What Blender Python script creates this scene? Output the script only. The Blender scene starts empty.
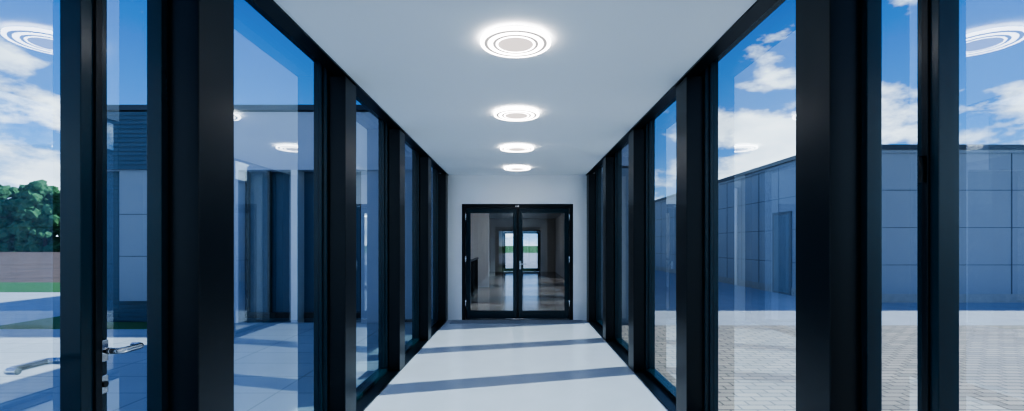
import bpy, bmesh, math, random
from mathutils import Vector, Matrix
random.seed(7)
S = bpy.context.scene
COL = S.collection
try:
    S.view_settings.view_transform = 'AgX'
    S.view_settings.look = 'AgX - High Contrast'
    S.view_settings.exposure = 0.62
except Exception as ex:
    print(ex)

# ------------------------------------------------------------ materials
def mat(name, col, rough=0.5, metal=0.0, noise=0.0, nscale=8.0, spec=0.5, bump=0.0):
    m = bpy.data.materials.new(name); m.use_nodes = True
    nt = m.node_tree; b = nt.nodes['Principled BSDF']
    b.inputs['Base Color'].default_value = (*col, 1)
    b.inputs['Roughness'].default_value = rough
    b.inputs['Metallic'].default_value = metal
    b.inputs['Specular IOR Level'].default_value = spec
    if noise > 0 or bump > 0:
        tc = nt.nodes.new('ShaderNodeTexCoord')
        n = nt.nodes.new('ShaderNodeTexNoise'); n.inputs['Scale'].default_value = nscale
        n.inputs['Detail'].default_value = 6
        nt.links.new(tc.outputs['Object'], n.inputs['Vector'])
        if noise > 0:
            mx = nt.nodes.new('ShaderNodeMix'); mx.data_type = 'RGBA'
            mx.inputs['A'].default_value = (*[c*(1-noise) for c in col], 1)
            mx.inputs['B'].default_value = (*[min(1, c*(1+noise)) for c in col], 1)
            nt.links.new(n.outputs['Fac'], mx.inputs['Factor'])
            nt.links.new(mx.outputs['Result'], b.inputs['Base Color'])
        if bump > 0:
            bp = nt.nodes.new('ShaderNodeBump'); bp.inputs['Strength'].default_value = bump
            nt.links.new(n.outputs['Fac'], bp.inputs['Height'])
            nt.links.new(bp.outputs['Normal'], b.inputs['Normal'])
    return m

def brick_mat(name, c1, c2, cm, scale, bw, bh, mortar, rough, offset=0.5, rot=0.0, bump=0.3):
    m = mat(name, c1, rough); nt = m.node_tree; b = nt.nodes['Principled BSDF']
    tc = nt.nodes.new('ShaderNodeTexCoord'); mp = nt.nodes.new('ShaderNodeMapping')
    mp.inputs['Rotation'].default_value = (0, 0, rot)
    br = nt.nodes.new('ShaderNodeTexBrick'); br.offset = offset
    br.inputs['Color1'].default_value = (*c1, 1); br.inputs['Color2'].default_value = (*c2, 1)
    br.inputs['Mortar'].default_value = (*cm, 1)
    br.inputs['Scale'].default_value = scale
    br.inputs['Brick Width'].default_value = bw; br.inputs['Row Height'].default_value = bh
    br.inputs['Mortar Size'].default_value = mortar
    nt.links.new(tc.outputs['Object'], mp.inputs['Vector']); nt.links.new(mp.outputs['Vector'], br.inputs['Vector'])
    n = nt.nodes.new('ShaderNodeTexNoise'); n.inputs['Scale'].default_value = 0.8; n.inputs['Detail'].default_value = 5
    nt.links.new(tc.outputs['Object'], n.inputs['Vector'])
    mr = nt.nodes.new('ShaderNodeMapRange'); mr.inputs['To Min'].default_value = 0.8; mr.inputs['To Max'].default_value = 1.15
    nt.links.new(n.outputs['Fac'], mr.inputs['Value'])
    mx = nt.nodes.new('ShaderNodeMix'); mx.data_type = 'RGBA'; mx.blend_type = 'MULTIPLY'; mx.inputs['Factor'].default_value = 1
    nt.links.new(br.outputs['Color'], mx.inputs['A']); nt.links.new(mr.outputs['Result'], mx.inputs['B'])
    nt.links.new(mx.outputs['Result'], b.inputs['Base Color'])
    bp = nt.nodes.new('ShaderNodeBump'); bp.inputs['Strength'].default_value = bump; bp.invert = True
    bp.inputs['Distance'].default_value = 0.01
    nt.links.new(br.outputs['Fac'], bp.inputs['Height']); nt.links.new(bp.outputs['Normal'], b.inputs['Normal'])
    return m

def glass_mat(name, tint, r0, power):
    m = bpy.data.materials.new(name); m.use_nodes = True; nt = m.node_tree
    nt.nodes.clear()
    out = nt.nodes.new('ShaderNodeOutputMaterial'); mix = nt.nodes.new('ShaderNodeMixShader')
    tr = nt.nodes.new('ShaderNodeBsdfTransparent'); tr.inputs['Color'].default_value = (*tint, 1)
    gl = nt.nodes.new('ShaderNodeBsdfGlossy'); gl.inputs['Roughness'].default_value = 0.0
    gl.inputs['Color'].default_value = (0.88, 0.97, 1, 1)
    g = nt.nodes.new('ShaderNodeNewGeometry')
    dt = nt.nodes.new('ShaderNodeVectorMath'); dt.operation = 'DOT_PRODUCT'
    nt.links.new(g.outputs['Normal'], dt.inputs[0]); nt.links.new(g.outputs['Incoming'], dt.inputs[1])
    def mth(op, a, bb):
        x = nt.nodes.new('ShaderNodeMath'); x.operation = op
        for i, v in enumerate((a, bb)):
            if v is None: continue
            if isinstance(v, (int, float)): x.inputs[i].default_value = v
            else: nt.links.new(v, x.inputs[i])
        return x.outputs[0]
    c = mth('ABSOLUTE', dt.outputs['Value'], None)
    om = mth('SUBTRACT', 1.0, c); pw = mth('POWER', om, power)
    f = mth('ADD', mth('MULTIPLY', pw, 1-r0), r0)
    nt.links.new(f, mix.inputs[0]); nt.links.new(tr.outputs[0], mix.inputs[1]); nt.links.new(gl.outputs[0], mix.inputs[2])
    nt.links.new(mix.outputs[0], out.inputs['Surface'])
    return m

def emis(name, col, s, base=0.5):
    m = bpy.data.materials.new(name); m.use_nodes = True; b = m.node_tree.nodes['Principled BSDF']
    b.inputs['Base Color'].default_value = (base, base, base, 1)
    b.inputs['Emission Color'].default_value = (*col, 1); b.inputs['Emission Strength'].default_value = s
    return m

M_black = mat('anthracite_steel', (0.003, 0.008, 0.012), 0.33, 0.0, 0.1, 3, 0.45)
M_frame = mat('anthracite_aluminium', (0.006, 0.028, 0.042), 0.25, 0.0, 0.1, 3)
M_floor = mat('light_vinyl_floor', (0.58, 0.63, 0.69), 0.20, 0, 0.06, 3)
M_ceil = mat('ceiling_paint', (0.88, 0.92, 0.95), 0.8, 0, 0.01, 2)
M_wall = mat('white_wall_paint', (0.85, 0.87, 0.90), 0.7, 0, 0.02, 2)
M_glass = glass_mat('double_glazing', (0.80, 0.93, 0.96), 0.21, 3.2)
M_glass2 = glass_mat('door_glass', (0.82, 0.87, 0.89), 0.12, 4)
M_steel = mat('brushed_stainless', (0.55, 0.57, 0.6), 0.22, 1.0, 0.1, 40)
M_mat = mat('entrance_mat', (0.26, 0.29, 0.33), 0.95, 0, 0.3, 60)
M_white = mat('white_enamel', (0.8, 0.8, 0.82), 0.4, 0, 0.02, 4)
M_gap = emis('lamp_trim_glow', (1.0, 0.95, 0.92), 0.30, 0.12)  # gaps between the rings; faint emission added so they look lit
M_ring = emis('lit_opal_ring', (1.0, 0.93, 0.90), 5.0)
M_disc = emis('opal_disc', (1.0, 0.86, 0.79), 0.62, 0.25)
M_pave = brick_mat('beige_block_paving', (0.47, 0.41, 0.35), (0.33, 0.30, 0.27), (0.14, 0.13, 0.12), 1.0, 0.24, 0.12, 0.010, 0.85)
M_slab = brick_mat('concrete_slab_paving', (0.52, 0.57, 0.60), (0.48, 0.53, 0.56), (0.33, 0.37, 0.39), 1.0, 1.2, 0.6, 0.010, 0.8, 0.0)
M_apron = mat('concrete_apron', (0.40, 0.43, 0.47), 0.85, 0, 0.15, 2)
M_grass = mat('lawn_grass', (0.06, 0.18, 0.05), 0.95, 0, 0.4, 30, bump=0.6)
M_field = mat('ploughed_field', (0.15, 0.105, 0.085), 1.0, 0, 0.7, 0.6, bump=0.8)
M_leaf = mat('foliage', (0.07, 0.18, 0.08), 0.9, 0, 0.6, 0.6, bump=0.8)
M_bark = mat('bark', (0.09, 0.06, 0.04), 0.95, 0, 0.4, 12)
M_panel = mat('blue_grey_metal_panel', (0.29, 0.345, 0.42), 0.5, 0.0, 0.06, 1)
M_panel_d = mat('dark_metal_trim', (0.04, 0.06, 0.09), 0.5, 0, 0.1, 3)
M_groove = mat('panel_joint', (0.07, 0.10, 0.14), 0.6, 0, 0.1, 3)
M_louver = mat('louvre_cladding', (0.05, 0.11, 0.18), 0.5, 0, 0.1, 3)
M_render = mat('pale_facade', (0.50, 0.54, 0.64), 0.7, 0, 0.04, 2)
M_conc = mat('cast_concrete', (0.35, 0.37, 0.38), 0.9, 0, 0.2, 6)
M_wood = brick_mat('wood_plank_floor', (0.19, 0.16, 0.14), (0.13, 0.11, 0.10), (0.05, 0.04, 0.035), 1.0, 1.6, 0.14, 0.006, 0.14, 0.4, math.pi/2, 0.1)
M_fill = emis('hall_fill_glow', (1.0, 0.95, 0.9), 8)  # emission for added fill strips in the hall
M_dim = mat('dimmed_wall_paint', (0.52, 0.53, 0.55), 0.7, 0, 0.03, 2)  # white hall walls, darkened in colour to look dimly lit
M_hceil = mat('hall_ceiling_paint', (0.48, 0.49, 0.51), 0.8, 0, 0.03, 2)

# ------------------------------------------------------------ mesh helpers
class B:
    def __init__(s, name): s.name = name; s.bm = bmesh.new(); s.mats = []
    def mi(s, m):
        if m not in s.mats: s.mats.append(m)
        return s.mats.index(m)
    def box(s, x0, x1, y0, y1, z0, z1, m):
        i = s.mi(m)
        if x0 > x1: x0, x1 = x1, x0
        v = [s.bm.verts.new(p) for p in [(x0,y0,z0),(x1,y0,z0),(x1,y1,z0),(x0,y1,z0),(x0,y0,z1),(x1,y0,z1),(x1,y1,z1),(x0,y1,z1)]]
        for q in [(0,3,2,1),(4,5,6,7),(0,1,5,4),(1,2,6,5),(2,3,7,6),(3,0,4,7)]:
            f = s.bm.faces.new([v[k] for k in q]); f.material_index = i
        return s
    def quad(s, pts, m):
        i = s.mi(m); f = s.bm.faces.new([s.bm.verts.new(p) for p in pts]); f.material_index = i
        return s
    def cyl(s, c, r, h, axis, m, seg=24, r2=None):
        i = s.mi(m)
        rot = {'z': Matrix.Identity(4), 'x': Matrix.Rotation(math.pi/2, 4, 'Y'), 'y': Matrix.Rotation(math.pi/2, 4, 'X')}[axis]
        res = bmesh.ops.create_cone(s.bm, cap_ends=True, segments=seg, radius1=r, radius2=r if r2 is None else r2, depth=h, matrix=Matrix.Translation(c) @ rot)
        for f in {f for v in res['verts'] for f in v.link_faces}:
            f.material_index = i; f.smooth = len(f.verts) == 4
        return s
    def lathe(s, prof, c, m, seg=64):
        i = s.mi(m); rings = []
        for k in range(seg):
            a = 2*math.pi*k/seg
            rings.append([s.bm.verts.new((c[0]+r*math.cos(a), c[1]+r*math.sin(a), c[2]+z)) for r, z in prof])
        n = len(prof)
        for k in range(seg):
            A, Bq = rings[k], rings[(k+1) % seg]
            for j in range(n):
                f = s.bm.faces.new([A[j], Bq[j], Bq[(j+1) % n], A[(j+1) % n]]); f.material_index = i
        return s
    def done(s, parent=None, bevel=0, recalc=True):
        me = bpy.data.meshes.new(s.name)
        if recalc: bmesh.ops.recalc_face_normals(s.bm, faces=s.bm.faces)
        s.bm.to_mesh(me); s.bm.free()
        for m in s.mats: me.materials.append(m)
        o = bpy.data.objects.new(s.name, me); COL.objects.link(o)
        if parent: o.parent = parent
        if bevel:
            md = o.modifiers.new('bevel', 'BEVEL'); md.width = bevel; md.segments = 2; md.limit_method = 'ANGLE'
        return o

def tube(name, pts, r, m, parent):
    cu = bpy.data.curves.new(name, 'CURVE'); cu.dimensions = '3D'; cu.bevel_depth = r; cu.bevel_resolution = 5
    cu.use_fill_caps = True
    sp = cu.splines.new('POLY'); sp.points.add(len(pts)-1)
    for p, q in zip(sp.points, pts): p.co = (*q, 1)
    cu.materials.append(m)
    o = bpy.data.objects.new(name, cu); COL.objects.link(o); o.parent = parent
    return o

# ------------------------------------------------------------ dimensions
XW = 1.315; H = 2.75; YE = 9.10; YB = -3.10
XF0, XF1, XG = 1.445, 1.545, 1.50
ZG = -0.05
cols = [(-3.06, -2.85), (-1.40, -1.15), (0.30, 0.55), (2.00, 2.25), (3.70, 3.95), (5.40, 5.65), (7.11, 7.36), (8.84, 9.09)]

# ------------------------------------------------------------ shell
B('floor').box(-XW, XW, YB, YE, -0.04, 0, M_floor).done()
B('entrance_mat').box(-1.22, 1.22, 8.66, 9.06, 0.0005, 0.008, M_mat).done()
B('trim_1').box(-XW-0.001, -1.56, YB, YE, -0.04, 0.012, M_black).done()
B('trim_2').box(XW+0.001, 1.56, YB, YE, -0.04, 0.012, M_black).done()
B('foundation').box(-1.58, 1.58, YB-0.2, YE, -0.3, -0.041, M_conc).done()
B('ceiling').box(-1.30, 1.30, YB, YE, H, H+0.05, M_ceil).done()
B('trim_3').box(-1.301, -1.40, YB, YE, H-0.012, H+0.05, M_black).done()
B('trim_4').box(1.301, 1.40, YB, YE, H-0.012, H+0.05, M_black).done()
B('roof').box(-1.62, 1.62, YB-0.1, YE, H+0.165, H+0.34, M_panel_d).done()

DX0, DX1, DZ = -1.05, 1.06, 2.20
w = B('wall_end')
w.box(-1.56, DX0, YE, YE+0.2, 0, H+0.16, M_wall).box(DX1, 1.56, YE, YE+0.2, 0, H+0.16, M_wall).box(DX0, DX1, YE, YE+0.2, DZ, H+0.16, M_wall)
w.done()
w = B('wall_back')
w.box(-1.56, -1.0, YB-0.2, YB, 0, H+0.16, M_wall).box(1.0, 1.56, YB-0.2, YB, 0, H+0.16, M_wall).box(-1.0, 1.0, YB-0.2, YB, 2.2, H+0.16, M_wall)
w.done()

for a, b in cols:
    for s in (-1, 1):
        B('steel_column').box(s*XW, s*(XF0-0.001), a, b, 0.013, H-0.013, M_black).done(bevel=0.004)

# window bays
k = 0
ztop = H+0.10
for i in range(len(cols)-1):
    y0 = cols[i][1]; y1 = cols[i+1][0]
    for s in (-1, 1):
        door = (i == 2)
        nm = ('door_%d' % (2 if s < 0 else 3)) if door else 'window_%d' % (k+1)
        if not door: k += 1
        f = B(nm)
        x1_, xg = (1.505, 1.482) if door else (XF1, XG)
        yc0, yc1 = (cols[i][0]+cols[i][1])/2, (cols[i+1][0]+cols[i+1][1])/2
        f.box(s*XF0, s*x1_, yc0+0.001, y0+0.035, 0.013, ztop+0.06, M_frame)
        f.box(s*XF0, s*x1_, y1-0.035, yc1-0.001, 0.013, ztop+0.06, M_frame)
        f.box(s*XF0, s*x1_, y0+0.035, y1-0.035, ztop-0.02, ztop+0.06, M_frame)
        f.box(s*XF0, s*x1_, y0+0.035, y1-0.035, 0.013, 0.05, M_frame)
        g = B('glazing')
        if not door:
            f.box(s*(XG-0.025), s*(XG-0.005), y0+0.035, y0+0.055, 0.05, ztop-0.02, M_frame)
            f.box(s*(XG-0.025), s*(XG-0.005), y1-0.055, y1-0.035, 0.05, ztop-0.02, M_frame)
            g.quad([(s*XG, y0+0.03, 0.04), (s*XG, y1-0.03, 0.04), (s*XG, y1-0.03, ztop), (s*XG, y0+0.03, ztop)], M_glass)
            fo = f.done(bevel=0.002); g.done(parent=fo)
        else:
            ym = 1.658 if s < 0 else 1.672
            st = 0.062 if s < 0 else 0.048
            fx0, fx1 = s*(XF0-0.010), s*1.505
            ya = y0+0.04
            f.box(fx0, fx1, ya, ya+0.07, 0.055, ztop-0.025, M_frame)
            f.box(fx0, fx1, ym-0.004-st, ym-0.004, 0.055, ztop-0.025, M_frame)
            f.box(fx0, fx1, ya+0.07, ym-0.004-st, ztop-0.10, ztop-0.025, M_frame)
            f.box(fx0, fx1, ya+0.07, ym-0.004-st, 0.055, 0.15, M_frame)
            f.box(s*XF0, s*1.505, ym+0.004, ym+0.048, 0.05, ztop-0.02, M_frame)
            g.quad([(s*xg, ya+.06, 0.14), (s*xg, ym-st, 0.14), (s*xg, ym-st, ztop-0.09), (s*xg, ya+.06, ztop-0.09)], M_glass)
            g.quad([(s*xg, ym+.04, 0.04), (s*xg, y1-.03, 0.04), (s*xg, y1-.03, ztop), (s*xg, ym+.04, ztop)], M_glass)
            f.box(s*(XF0-0.018), s*(XF0-0.0105), ym-0.018, ym+0.008, 0.06, ztop-0.03, M_black)
            fo = f.done(bevel=0.002); g.done(parent=fo)
            if s < 0:
                for nme, yy, dirn, xf, L, q, zc, tr in (('lever_handle_1', ym-0.035, -1, s*1.505, 0.135, -1, 1.045, 0.0115), ('lever_handle_2', ym+0.026, 1, s*XF0, 0.095, 1, 1.065, 0.011)):
                    hh = B(nme+'_rose')
                    hh.box(xf+q*0.0005, xf+q*0.009, yy-0.018, yy+0.018, zc-.038, zc+.038, M_steel)
                    hh.cyl((xf+q*0.02, yy, zc), 0.012, 0.03, 'x', M_steel)
                    hh.box(xf+q*0.0005, xf+q*0.009, yy-0.018, yy+0.018, zc-.15, zc-.085, M_steel)
                    hh.cyl((xf+q*0.011, yy, zc-.117), 0.011, 0.012, 'x', M_black)
                    hh.done(parent=fo, bevel=0.003)
                    pts = [(xf+q*0.01, yy, zc), (xf+q*0.05, yy, zc)]
                    for t in range(1, 7):
                        a = math.pi/2*t/6
                        pts.append((xf+q*(0.05+0.018*math.sin(a)), yy+dirn*0.018*(1-math.cos(a)), zc))
                    pts.append((xf+q*0.068, yy+dirn*(L-.016), zc))
                    for t in range(1, 7):
                        a = math.pi/2*t/6
                        pts.append((xf+q*(0.068-0.016*(1-math.cos(a))), yy+dirn*(L-.016+0.016*math.sin(a)), zc))
                    pts.append((xf+q*0.03, yy+dirn*L, zc))
                    tube(nme, pts, tr, M_steel, fo)
            hg = B('hinges')
            for hz in (0.3, 1.55, 2.4):
                hg.cyl((s*(XF0-0.022), y0+0.038, hz), 0.010, 0.11, 'z', M_black, 16)
            if s > 0:
                for hz in (0.35, 1.70, 2.45):
                    hg.cyl((s*(XF0-0.028), ym-0.005, hz), 0.008, 0.09, 'z', M_black, 16)
            hg.done(parent=fo)

# ------------------------------------------------------------ double doors
def double_door(name, x0, x1, yf, zt, hardware=True):
    f = B(name)
    F = 0.07
    f.box(x0+.001, x0+F, yf-0.03, yf+0.10, 0.001, zt-.001, M_black).box(x1-F, x1-.001, yf-0.03, yf+0.10, 0.001, zt-.001, M_black)
    f.box(x0+F, x1-F, yf-0.03, yf+0.10, zt-F, zt-.001, M_black)
    f.box(x0+F, x1-F, yf, yf+0.09, 0.001, 0.012, M_steel)
    xm = (x0+x1)/2+0.005; st = 0.085
    g = B('glazing')
    for a, b in ((x0+F+0.004, xm-0.004), (xm+0.004, x1-F-0.004)):
        f.box(a, a+st, yf, yf+0.06, 0.02, zt-F-0.006, M_frame)
        f.box(b-st, b, yf, yf+0.06, 0.02, zt-F-0.006, M_frame)
        f.box(a+st, b-st, yf, yf+0.06, zt-F-0.10, zt-F-0.006, M_frame)
        f.box(a+st, b-st, yf, yf+0.06, 0.02, 0.17, M_frame)
        g.quad([(a+st-.01, yf+.03, .16), (b-st+.01, yf+.03, .16), (b-st+.01, yf+.03, zt-F-.09), (a+st-.01, yf+.03, zt-F-.09)], M_glass2)
    f.box(xm-0.02, xm+0.02, yf-0.012, yf-0.0005, 0.03, zt-F-0.01, M_black)
    o = f.done(bevel=0.003); g.done(parent=o)
    if hardware:
        h = B('hardware')
        xh = xm+0.048
        h.box(xh-0.018, xh+0.018, yf-0.009, yf, 0.96, 1.12, M_steel)
        h.cyl((xh, yf-0.03, 1.06), 0.011, 0.045, 'y', M_steel)
        h.box(xh-0.012, xh+0.12, yf-0.06, yf-0.042, 1.05, 1.07, M_steel)
        for hz in (0.32, 1.15, 1.95):
            for xx in (x0+F+0.003, x1-F-0.003):
                h.cyl((xx, yf-0.042, hz), 0.012, 0.12, 'z', M_steel, 16)
        h.box(xm-0.05, xm+0.03, yf-0.045, yf-0.031, zt-0.058, zt-0.035, M_steel)
        h.box(x0+0.16, xm-0.1, yf-0.05, yf-0.0305, zt-0.065, zt-0.03, M_black)
        h.box(xm+0.1, x1-0.16, yf-0.05, yf-0.0305, zt-0.065, zt-0.03, M_black)
        h.done(parent=o, bevel=0.002)
    return o
double_door('door_1', DX0, DX1, YE+0.031, DZ)
double_door('door_4', -1.0, 1.0, YB-0.12, 2.2, False)

# ------------------------------------------------------------ ceiling lamps
def ring_prof(ri, ro, z0, z1, b=0.003):
    return [(ri+b, z0), (ro-b, z0), (ro, z0+b), (ro, z1), (ri, z1), (ri, z0+b)]
for y in (-2.03, -0.33, 1.37, 3.07, 4.77, 6.47, 8.17):
    l = B('ceiling_lamp')
    l.cyl((0, y, H-0.0105), 0.15, 0.02, 'z', M_white, 48)
    l.lathe(ring_prof(0.201, 0.225, -0.034, -0.020), (0, y, H), M_ring)
    l.lathe(ring_prof(0.178, 0.201, -0.035, -0.016), (0, y, H), M_gap)
    l.lathe(ring_prof(0.146, 0.178, -0.036, -0.020), (0, y, H), M_ring)
    l.lathe(ring_prof(0.126, 0.146, -0.037, -0.018), (0, y, H), M_gap)
    l.lathe(ring_prof(0.112, 0.126, -0.038, -0.020), (0, y, H), M_ring)
    l.cyl((0, y, H-0.030), 0.112, 0.014, 'z', M_disc, 48)
    l.done()

# ------------------------------------------------------------ hall behind the end door
HY0, HY1 = YE+0.2, 25.0
B('hall_floor').box(-2.6, 1.95, YE+0.001, HY1+.2, -0.04, -0.001, M_wood).done()
B('hall_ceiling').box(-2.6, 1.95, HY0, HY1, H, H+0.1, M_hceil).done()
B('wall_hall_left').box(-2.7, -2.601, HY0, HY1, 0, H, M_wall).done()
w = B('wall_hall_right')
for a, b in ((HY0, 10.0), (12.6, 13.8), (16.6, 17.8), (20.4, HY1)):
    w.box(1.951, 2.1, a, b, 0, H, M_dim)
w.done()
j = 20
for a, b in ((10.0, 12.6), (13.8, 16.6), (17.8, 20.4)):  # windows added to let light into the hall
    f = B('window_%d' % j); j += 1
    for c, d in ((a+.001, a+.07), ((a+b)/2-.03, (a+b)/2+.03), (b-.07, b-.001)):
        f.box(1.98, 2.07, c, d, 0, H, M_black)
    f.box(1.98, 2.07, a+.001, b-.001, 0, 0.08, M_black).box(1.98, 2.07, a+.001, b-.001, H-0.08, H, M_black)
    f.quad([(2.02, a, 0.05), (2.02, b, 0.05), (2.02, b, H-.05), (2.02, a, H-.05)], M_glass2)
    f.done()
w = B('wall_hall_end')
w.box(-2.7, -0.8, HY1, HY1+0.2, 0, H, M_dim).box(1.2, 2.1, HY1, HY1+0.2, 0, H, M_dim).box(-0.8, 1.2, HY1, HY1+0.2, 2.15, H, M_dim)
w.done()
double_door('door_5', -0.8, 1.2, HY1+0.035, 2.15, False)
w = B('wall_hall_partition')
w.box(-2.6, -0.95, 16.0, 16.15, 0, H, M_wall).box(-0.95, 1.95, 16.0, 16.15, 2.5, H, M_dim)
w.done()
r = B('stair_railing')
for y in [10.4+i*0.14 for i in range(28)]:
    r.cyl((-1.18, y, 0.5), 0.009, 1.0, 'z', M_black, 8)
r.box(-1.21, -1.15, 10.35, 14.25, 1.0, 1.04, M_black)
r.done()
for y in (11.5, 14.5, 18.5, 22):  # added glowing strips that brighten the hall
    B('hall_fill_strip').box(-0.05, 0.05, y-0.8, y+0.8, H-0.05, H-.001, M_fill).done()

# ------------------------------------------------------------ main building exterior
mb = B('main_building')
FY = YE+0.02; TOP = 4.07; XL = -8.0
mb.box(XL, -2.72, FY+0.3, 26, -0.3, TOP-0.1, M_louver)
mb.box(-2.72, 2.2, FY+0.3, 26, H+0.2, TOP-0.1, M_louver)
mb.box(XL, -1.62, FY, FY+0.3, 2.85, TOP-0.12, M_render)
mb.box(-1.62, 2.2, FY+0.2, FY+0.3, H+0.17, TOP-0.12, M_render)
mb.box(XL-.05, 2.3, FY-0.06, 26.1, TOP-0.10, TOP, M_panel_d)
mb.box(1.6, 2.25, FY+0.2, FY+0.3, -0.3, H+0.2, M_panel)
mb.box(XL, -5.6, FY+0.22, FY+0.30, -0.3, 2.85, M_louver)
mb.box(XL, -6.0, FY-0.02, FY, 2.85, TOP-0.12, M_louver)
z = -0.05
while z < 2.85:
    mb.box(XL, -5.6, FY+0.20, FY+0.22, z, z+0.055, M_louver); z += 0.085
z = 2.86
while z < TOP-0.16:
    mb.box(XL, -6.0, FY-0.035, FY-.02, z, z+0.055, M_louver); z += 0.085
mb.box(-7.60, -6.75, FY+0.05, FY+0.20, 0.35, 2.85, M_panel)
for z in (1.2, 2.0):
    mb.box(-7.60, -6.75, FY+0.045, FY+0.05, z, z+0.012, M_groove)
mb.box(-5.6, -5.3, FY, FY+0.3, -0.3, 2.85, M_render)
mb.box(-4.30, -4.18, FY, FY+0.3, -0.3, 2.85, M_white)
mb.box(-3.0, -1.62, FY+0.1, FY+0.3, -0.3, 2.85, M_render)
mb.box(-5.3, -4.35, FY+0.22, FY+0.30, 0, 0.1, M_black).box(-4.15, -3.0, FY+0.22, FY+0.30, 0, 0.1, M_black)
for x in (-5.28, -4.85, -4.38, -3.6, -3.05):
    mb.box(x, x+0.05, FY+0.2, FY+0.29, 0, 2.85, M_black)
mb.done()

# ------------------------------------------------------------ warehouse on the right
wx, wy, wt = 7.95, 12.2, 3.95
wb = B('warehouse')
wb.box(wx, 34, wy, 34, ZG, wt-0.2, M_panel)
wb.box(wx-0.10, 34.2, wy-0.10, 34.2, wt-0.12, wt, M_panel_d)
wb.box(wx-0.05, 34.1, wy-0.05, 34.1, wt-0.2, wt-0.12, M_panel)
wb.box(wx-0.02, 34, wy-0.02, 34, ZG, ZG+0.22, M_conc)
for x in [wx+2.3+i*2.3 for i in range(11)]:
    wb.box(x, x+0.025, wy-0.006, wy, ZG+0.22, wt-0.2, M_groove)
for z in (0.9, 1.85, 2.8):
    wb.box(wx, 34, wy-0.006, wy, z, z+0.015, M_groove)
    wb.box(wx-0.006, wx, wy, 34, z, z+0.015, M_groove)
for y in [wy+1.2+i*1.2 for i in range(16)]:
    wb.box(wx-0.006, wx, y, y+0.02, ZG+0.22, wt-0.2, M_groove)
wb.box(wx-0.04, wx, 13.9, 14.9, ZG, 2.4, M_panel_d)
wb.box(wx-0.045, wx-0.04, 14.0, 14.8, ZG+0.05, 2.3, M_louver)
wb.box(wx-0.05, wx-0.02, 13.0, 13.35, 2.2, 2.35, M_black)
wb.cyl((wx-0.08, 17.3, 1.7), 0.05, 3.5, 'z', M_white, 16)
wb.done()

# ------------------------------------------------------------ ground (non-overlapping strips)
B('ground_paving_right').box(1.6, 30, -20, 8.8, ZG-0.2, ZG, M_pave).done()
B('ground_apron').box(2.26, 60, 8.801, 80, ZG-0.2, ZG-0.001, M_apron).box(-7.9, 2.25, 26.2, 80, ZG-0.2, ZG-0.001, M_apron).done()
B('ground_paving_left').box(-34, -1.6, -20, 8.4, ZG-0.2, ZG, M_slab).box(-34, -9.4, 8.4, 14.8, ZG-0.2, ZG, M_slab).box(-5.6, -1.6, 8.4, 9.11, ZG-0.2, ZG, M_slab).done()
B('lawn').box(-9.399, -5.601, 8.401, 9.11, ZG-0.2, ZG+0.01, M_grass).box(-9.399, -8.07, 9.111, 14.8, ZG-0.2, ZG+0.01, M_grass).box(-60, -8.07, 14.801, 18.5, ZG-0.2, ZG+0.01, M_grass).done()
B('ground_yard').box(-34, 30, -60, -20.001, ZG-0.2, ZG-0.002, M_apron).done()
B('ploughed_field').box(-300, -8.07, 18.501, 92, ZG-0.2, ZG-0.02, M_field).box(-300, -60.01, -60, 18.5, ZG-0.2, ZG-0.02, M_field).done()
B('ground_meadow').box(-500, 500, -400, 500, ZG-0.6, ZG-0.4, M_grass).done()

# ------------------------------------------------------------ tree line (fast pydata build)
def tree_line(name, spots):
    tmp = bmesh.new(); bmesh.ops.create_icosphere(tmp, subdivisions=2, radius=1.0)
    IV = [v.co.copy() for v in tmp.verts]; IF = [tuple(v.index for v in f.verts) for f in tmp.faces]; tmp.free()
    V, F, MI = [], [], []
    for (x, y, hgt) in spots:
        b0 = len(V); n = 8
        for (zz, rr) in ((-0.4, .35), (hgt*.5, .18)):
            for q in range(n):
                a = 6.2832*q/n; V.append((x+rr*math.cos(a), y+rr*math.sin(a), zz))
        for q in range(n):
            F.append((b0+q, b0+(q+1) % n, b0+n+(q+1) % n, b0+n+q)); MI.append(1)
        for c in range(85):
            a = random.uniform(0, 6.283); u = random.random()**0.4
            zz = random.uniform(0.02, 0.94)
            env = math.sin(math.pi*(0.22+0.72*zz))
            rr = u*hgt*0.28*env
            R = hgt*random.uniform(0.035, 0.08)
            c0 = Vector((x+rr*math.cos(a), y+rr*math.sin(a), hgt*zz-0.2)); b0 = len(V)
            for v in IV:
                p = c0+v*R*(1+random.gauss(0, .2)); V.append(tuple(p))
            for f in IF: F.append(tuple(b0+q for q in f)); MI.append(0)
    me = bpy.data.meshes.new(name); me.from_pydata(V, [], F); me.materials.append(M_leaf); me.materials.append(M_bark)
    me.polygons.foreach_set('material_index', MI); me.update()
    o = bpy.data.objects.new(name, me); COL.objects.link(o)
sp = []
for i in range(40):
    x = -70-i*3.0+random.uniform(-1, 1)
    sp.append((x, 99+random.uniform(-4, 6), random.uniform(13.0, 15.5)))
tree_line('tree_line', sp)

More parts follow.
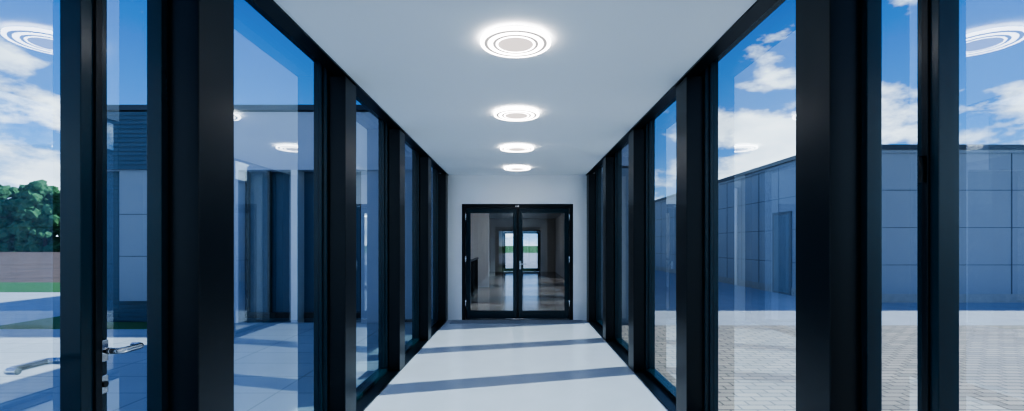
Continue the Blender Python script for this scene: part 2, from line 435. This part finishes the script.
# ------------------------------------------------------------ world: sky with clouds
W = bpy.data.worlds.new('sky'); S.world = W; W.use_nodes = True
nt = W.node_tree; nt.nodes.clear()
out = nt.nodes.new('ShaderNodeOutputWorld'); bg = nt.nodes.new('ShaderNodeBackground')
tc = nt.nodes.new('ShaderNodeTexCoord'); sx = nt.nodes.new('ShaderNodeSeparateXYZ')
nt.links.new(tc.outputs['Generated'], sx.inputs[0])
cr = nt.nodes.new('ShaderNodeValToRGB'); e = cr.color_ramp.elements
e[0].position = 0.0; e[0].color = (0.32, 0.56, 0.90, 1)
e[1].position = 0.75; e[1].color = (0.020, 0.080, 0.31, 1)
el = cr.color_ramp.elements.new(0.18); el.color = (0.09, 0.26, 0.64, 1)
el = cr.color_ramp.elements.new(0.42); el.color = (0.036, 0.13, 0.44, 1)
nt.links.new(sx.outputs['Z'], cr.inputs[0])
mp = nt.nodes.new('ShaderNodeMapping'); mp.inputs['Scale'].default_value = (1, 1, 2.2); mp.inputs['Location'].default_value = (0.9, 0.2, 0.55)
n1 = nt.nodes.new('ShaderNodeTexNoise'); n1.inputs['Scale'].default_value = 4.6; n1.inputs['Detail'].default_value = 10; n1.inputs['Roughness'].default_value = 0.58
nt.links.new(tc.outputs['Generated'], mp.inputs[0]); nt.links.new(mp.outputs[0], n1.inputs['Vector'])
zb = nt.nodes.new('ShaderNodeMapRange'); zb.interpolation_type = 'SMOOTHSTEP'
zb.inputs['From Min'].default_value = 0.15; zb.inputs['From Max'].default_value = 0.34
zb.inputs['To Min'].default_value = 0.095; zb.inputs['To Max'].default_value = -0.03
nt.links.new(sx.outputs['Z'], zb.inputs['Value'])
ad = nt.nodes.new('ShaderNodeMath'); ad.operation = 'ADD'
nt.links.new(n1.outputs['Fac'], ad.inputs[0]); nt.links.new(zb.outputs['Result'], ad.inputs[1])
c2 = nt.nodes.new('ShaderNodeValToRGB'); c2.color_ramp.elements[0].position = 0.53; c2.color_ramp.elements[1].position = 0.62
nt.links.new(ad.outputs[0], c2.inputs[0])
n2 = nt.nodes.new('ShaderNodeTexNoise'); n2.inputs['Scale'].default_value = 11; n2.inputs['Detail'].default_value = 6
nt.links.new(mp.outputs[0], n2.inputs['Vector'])
cc = nt.nodes.new('ShaderNodeMix'); cc.data_type = 'RGBA'
cc.inputs['A'].default_value = (0.34, 0.46, 0.70, 1); cc.inputs['B'].default_value = (1.7, 1.7, 1.75, 1)
nt.links.new(n2.outputs['Fac'], cc.inputs['Factor'])
mx = nt.nodes.new('ShaderNodeMix'); mx.data_type = 'RGBA'
nt.links.new(c2.outputs['Color'], mx.inputs['Factor']); nt.links.new(cr.outputs['Color'], mx.inputs['A']); nt.links.new(cc.outputs['Result'], mx.inputs['B'])
nt.links.new(mx.outputs['Result'], bg.inputs['Color']); bg.inputs['Strength'].default_value = 1.15
nt.links.new(bg.outputs[0], out.inputs[0])

# ------------------------------------------------------------ sun
sl = bpy.data.lights.new('sun', 'SUN'); sl.energy = 4.0; sl.angle = math.radians(0.5); sl.color = (1.0, 0.97, 0.94)
so = bpy.data.objects.new('sun', sl); COL.objects.link(so)
el_ = math.radians(38); v = Vector((1, 0.28, 0)).normalized()*math.cos(el_); v.z = math.sin(el_)
so.rotation_euler = v.to_track_quat('Z', 'Y').to_euler(); so.location = (20, 8, 20)

# ------------------------------------------------------------ camera
cd = bpy.data.cameras.new('camera'); cam = bpy.data.objects.new('camera', cd); COL.objects.link(cam)
cam.location = (0.015, 0, 1.44); cam.rotation_euler = (math.pi/2, 0, 0)
cd.sensor_width = 36; cd.lens = 36*480/1024; cd.clip_start = 0.05; cd.clip_end = 2000
cd.shift_x = -6/1024; cd.shift_y = 38.5/1024
S.camera = cam
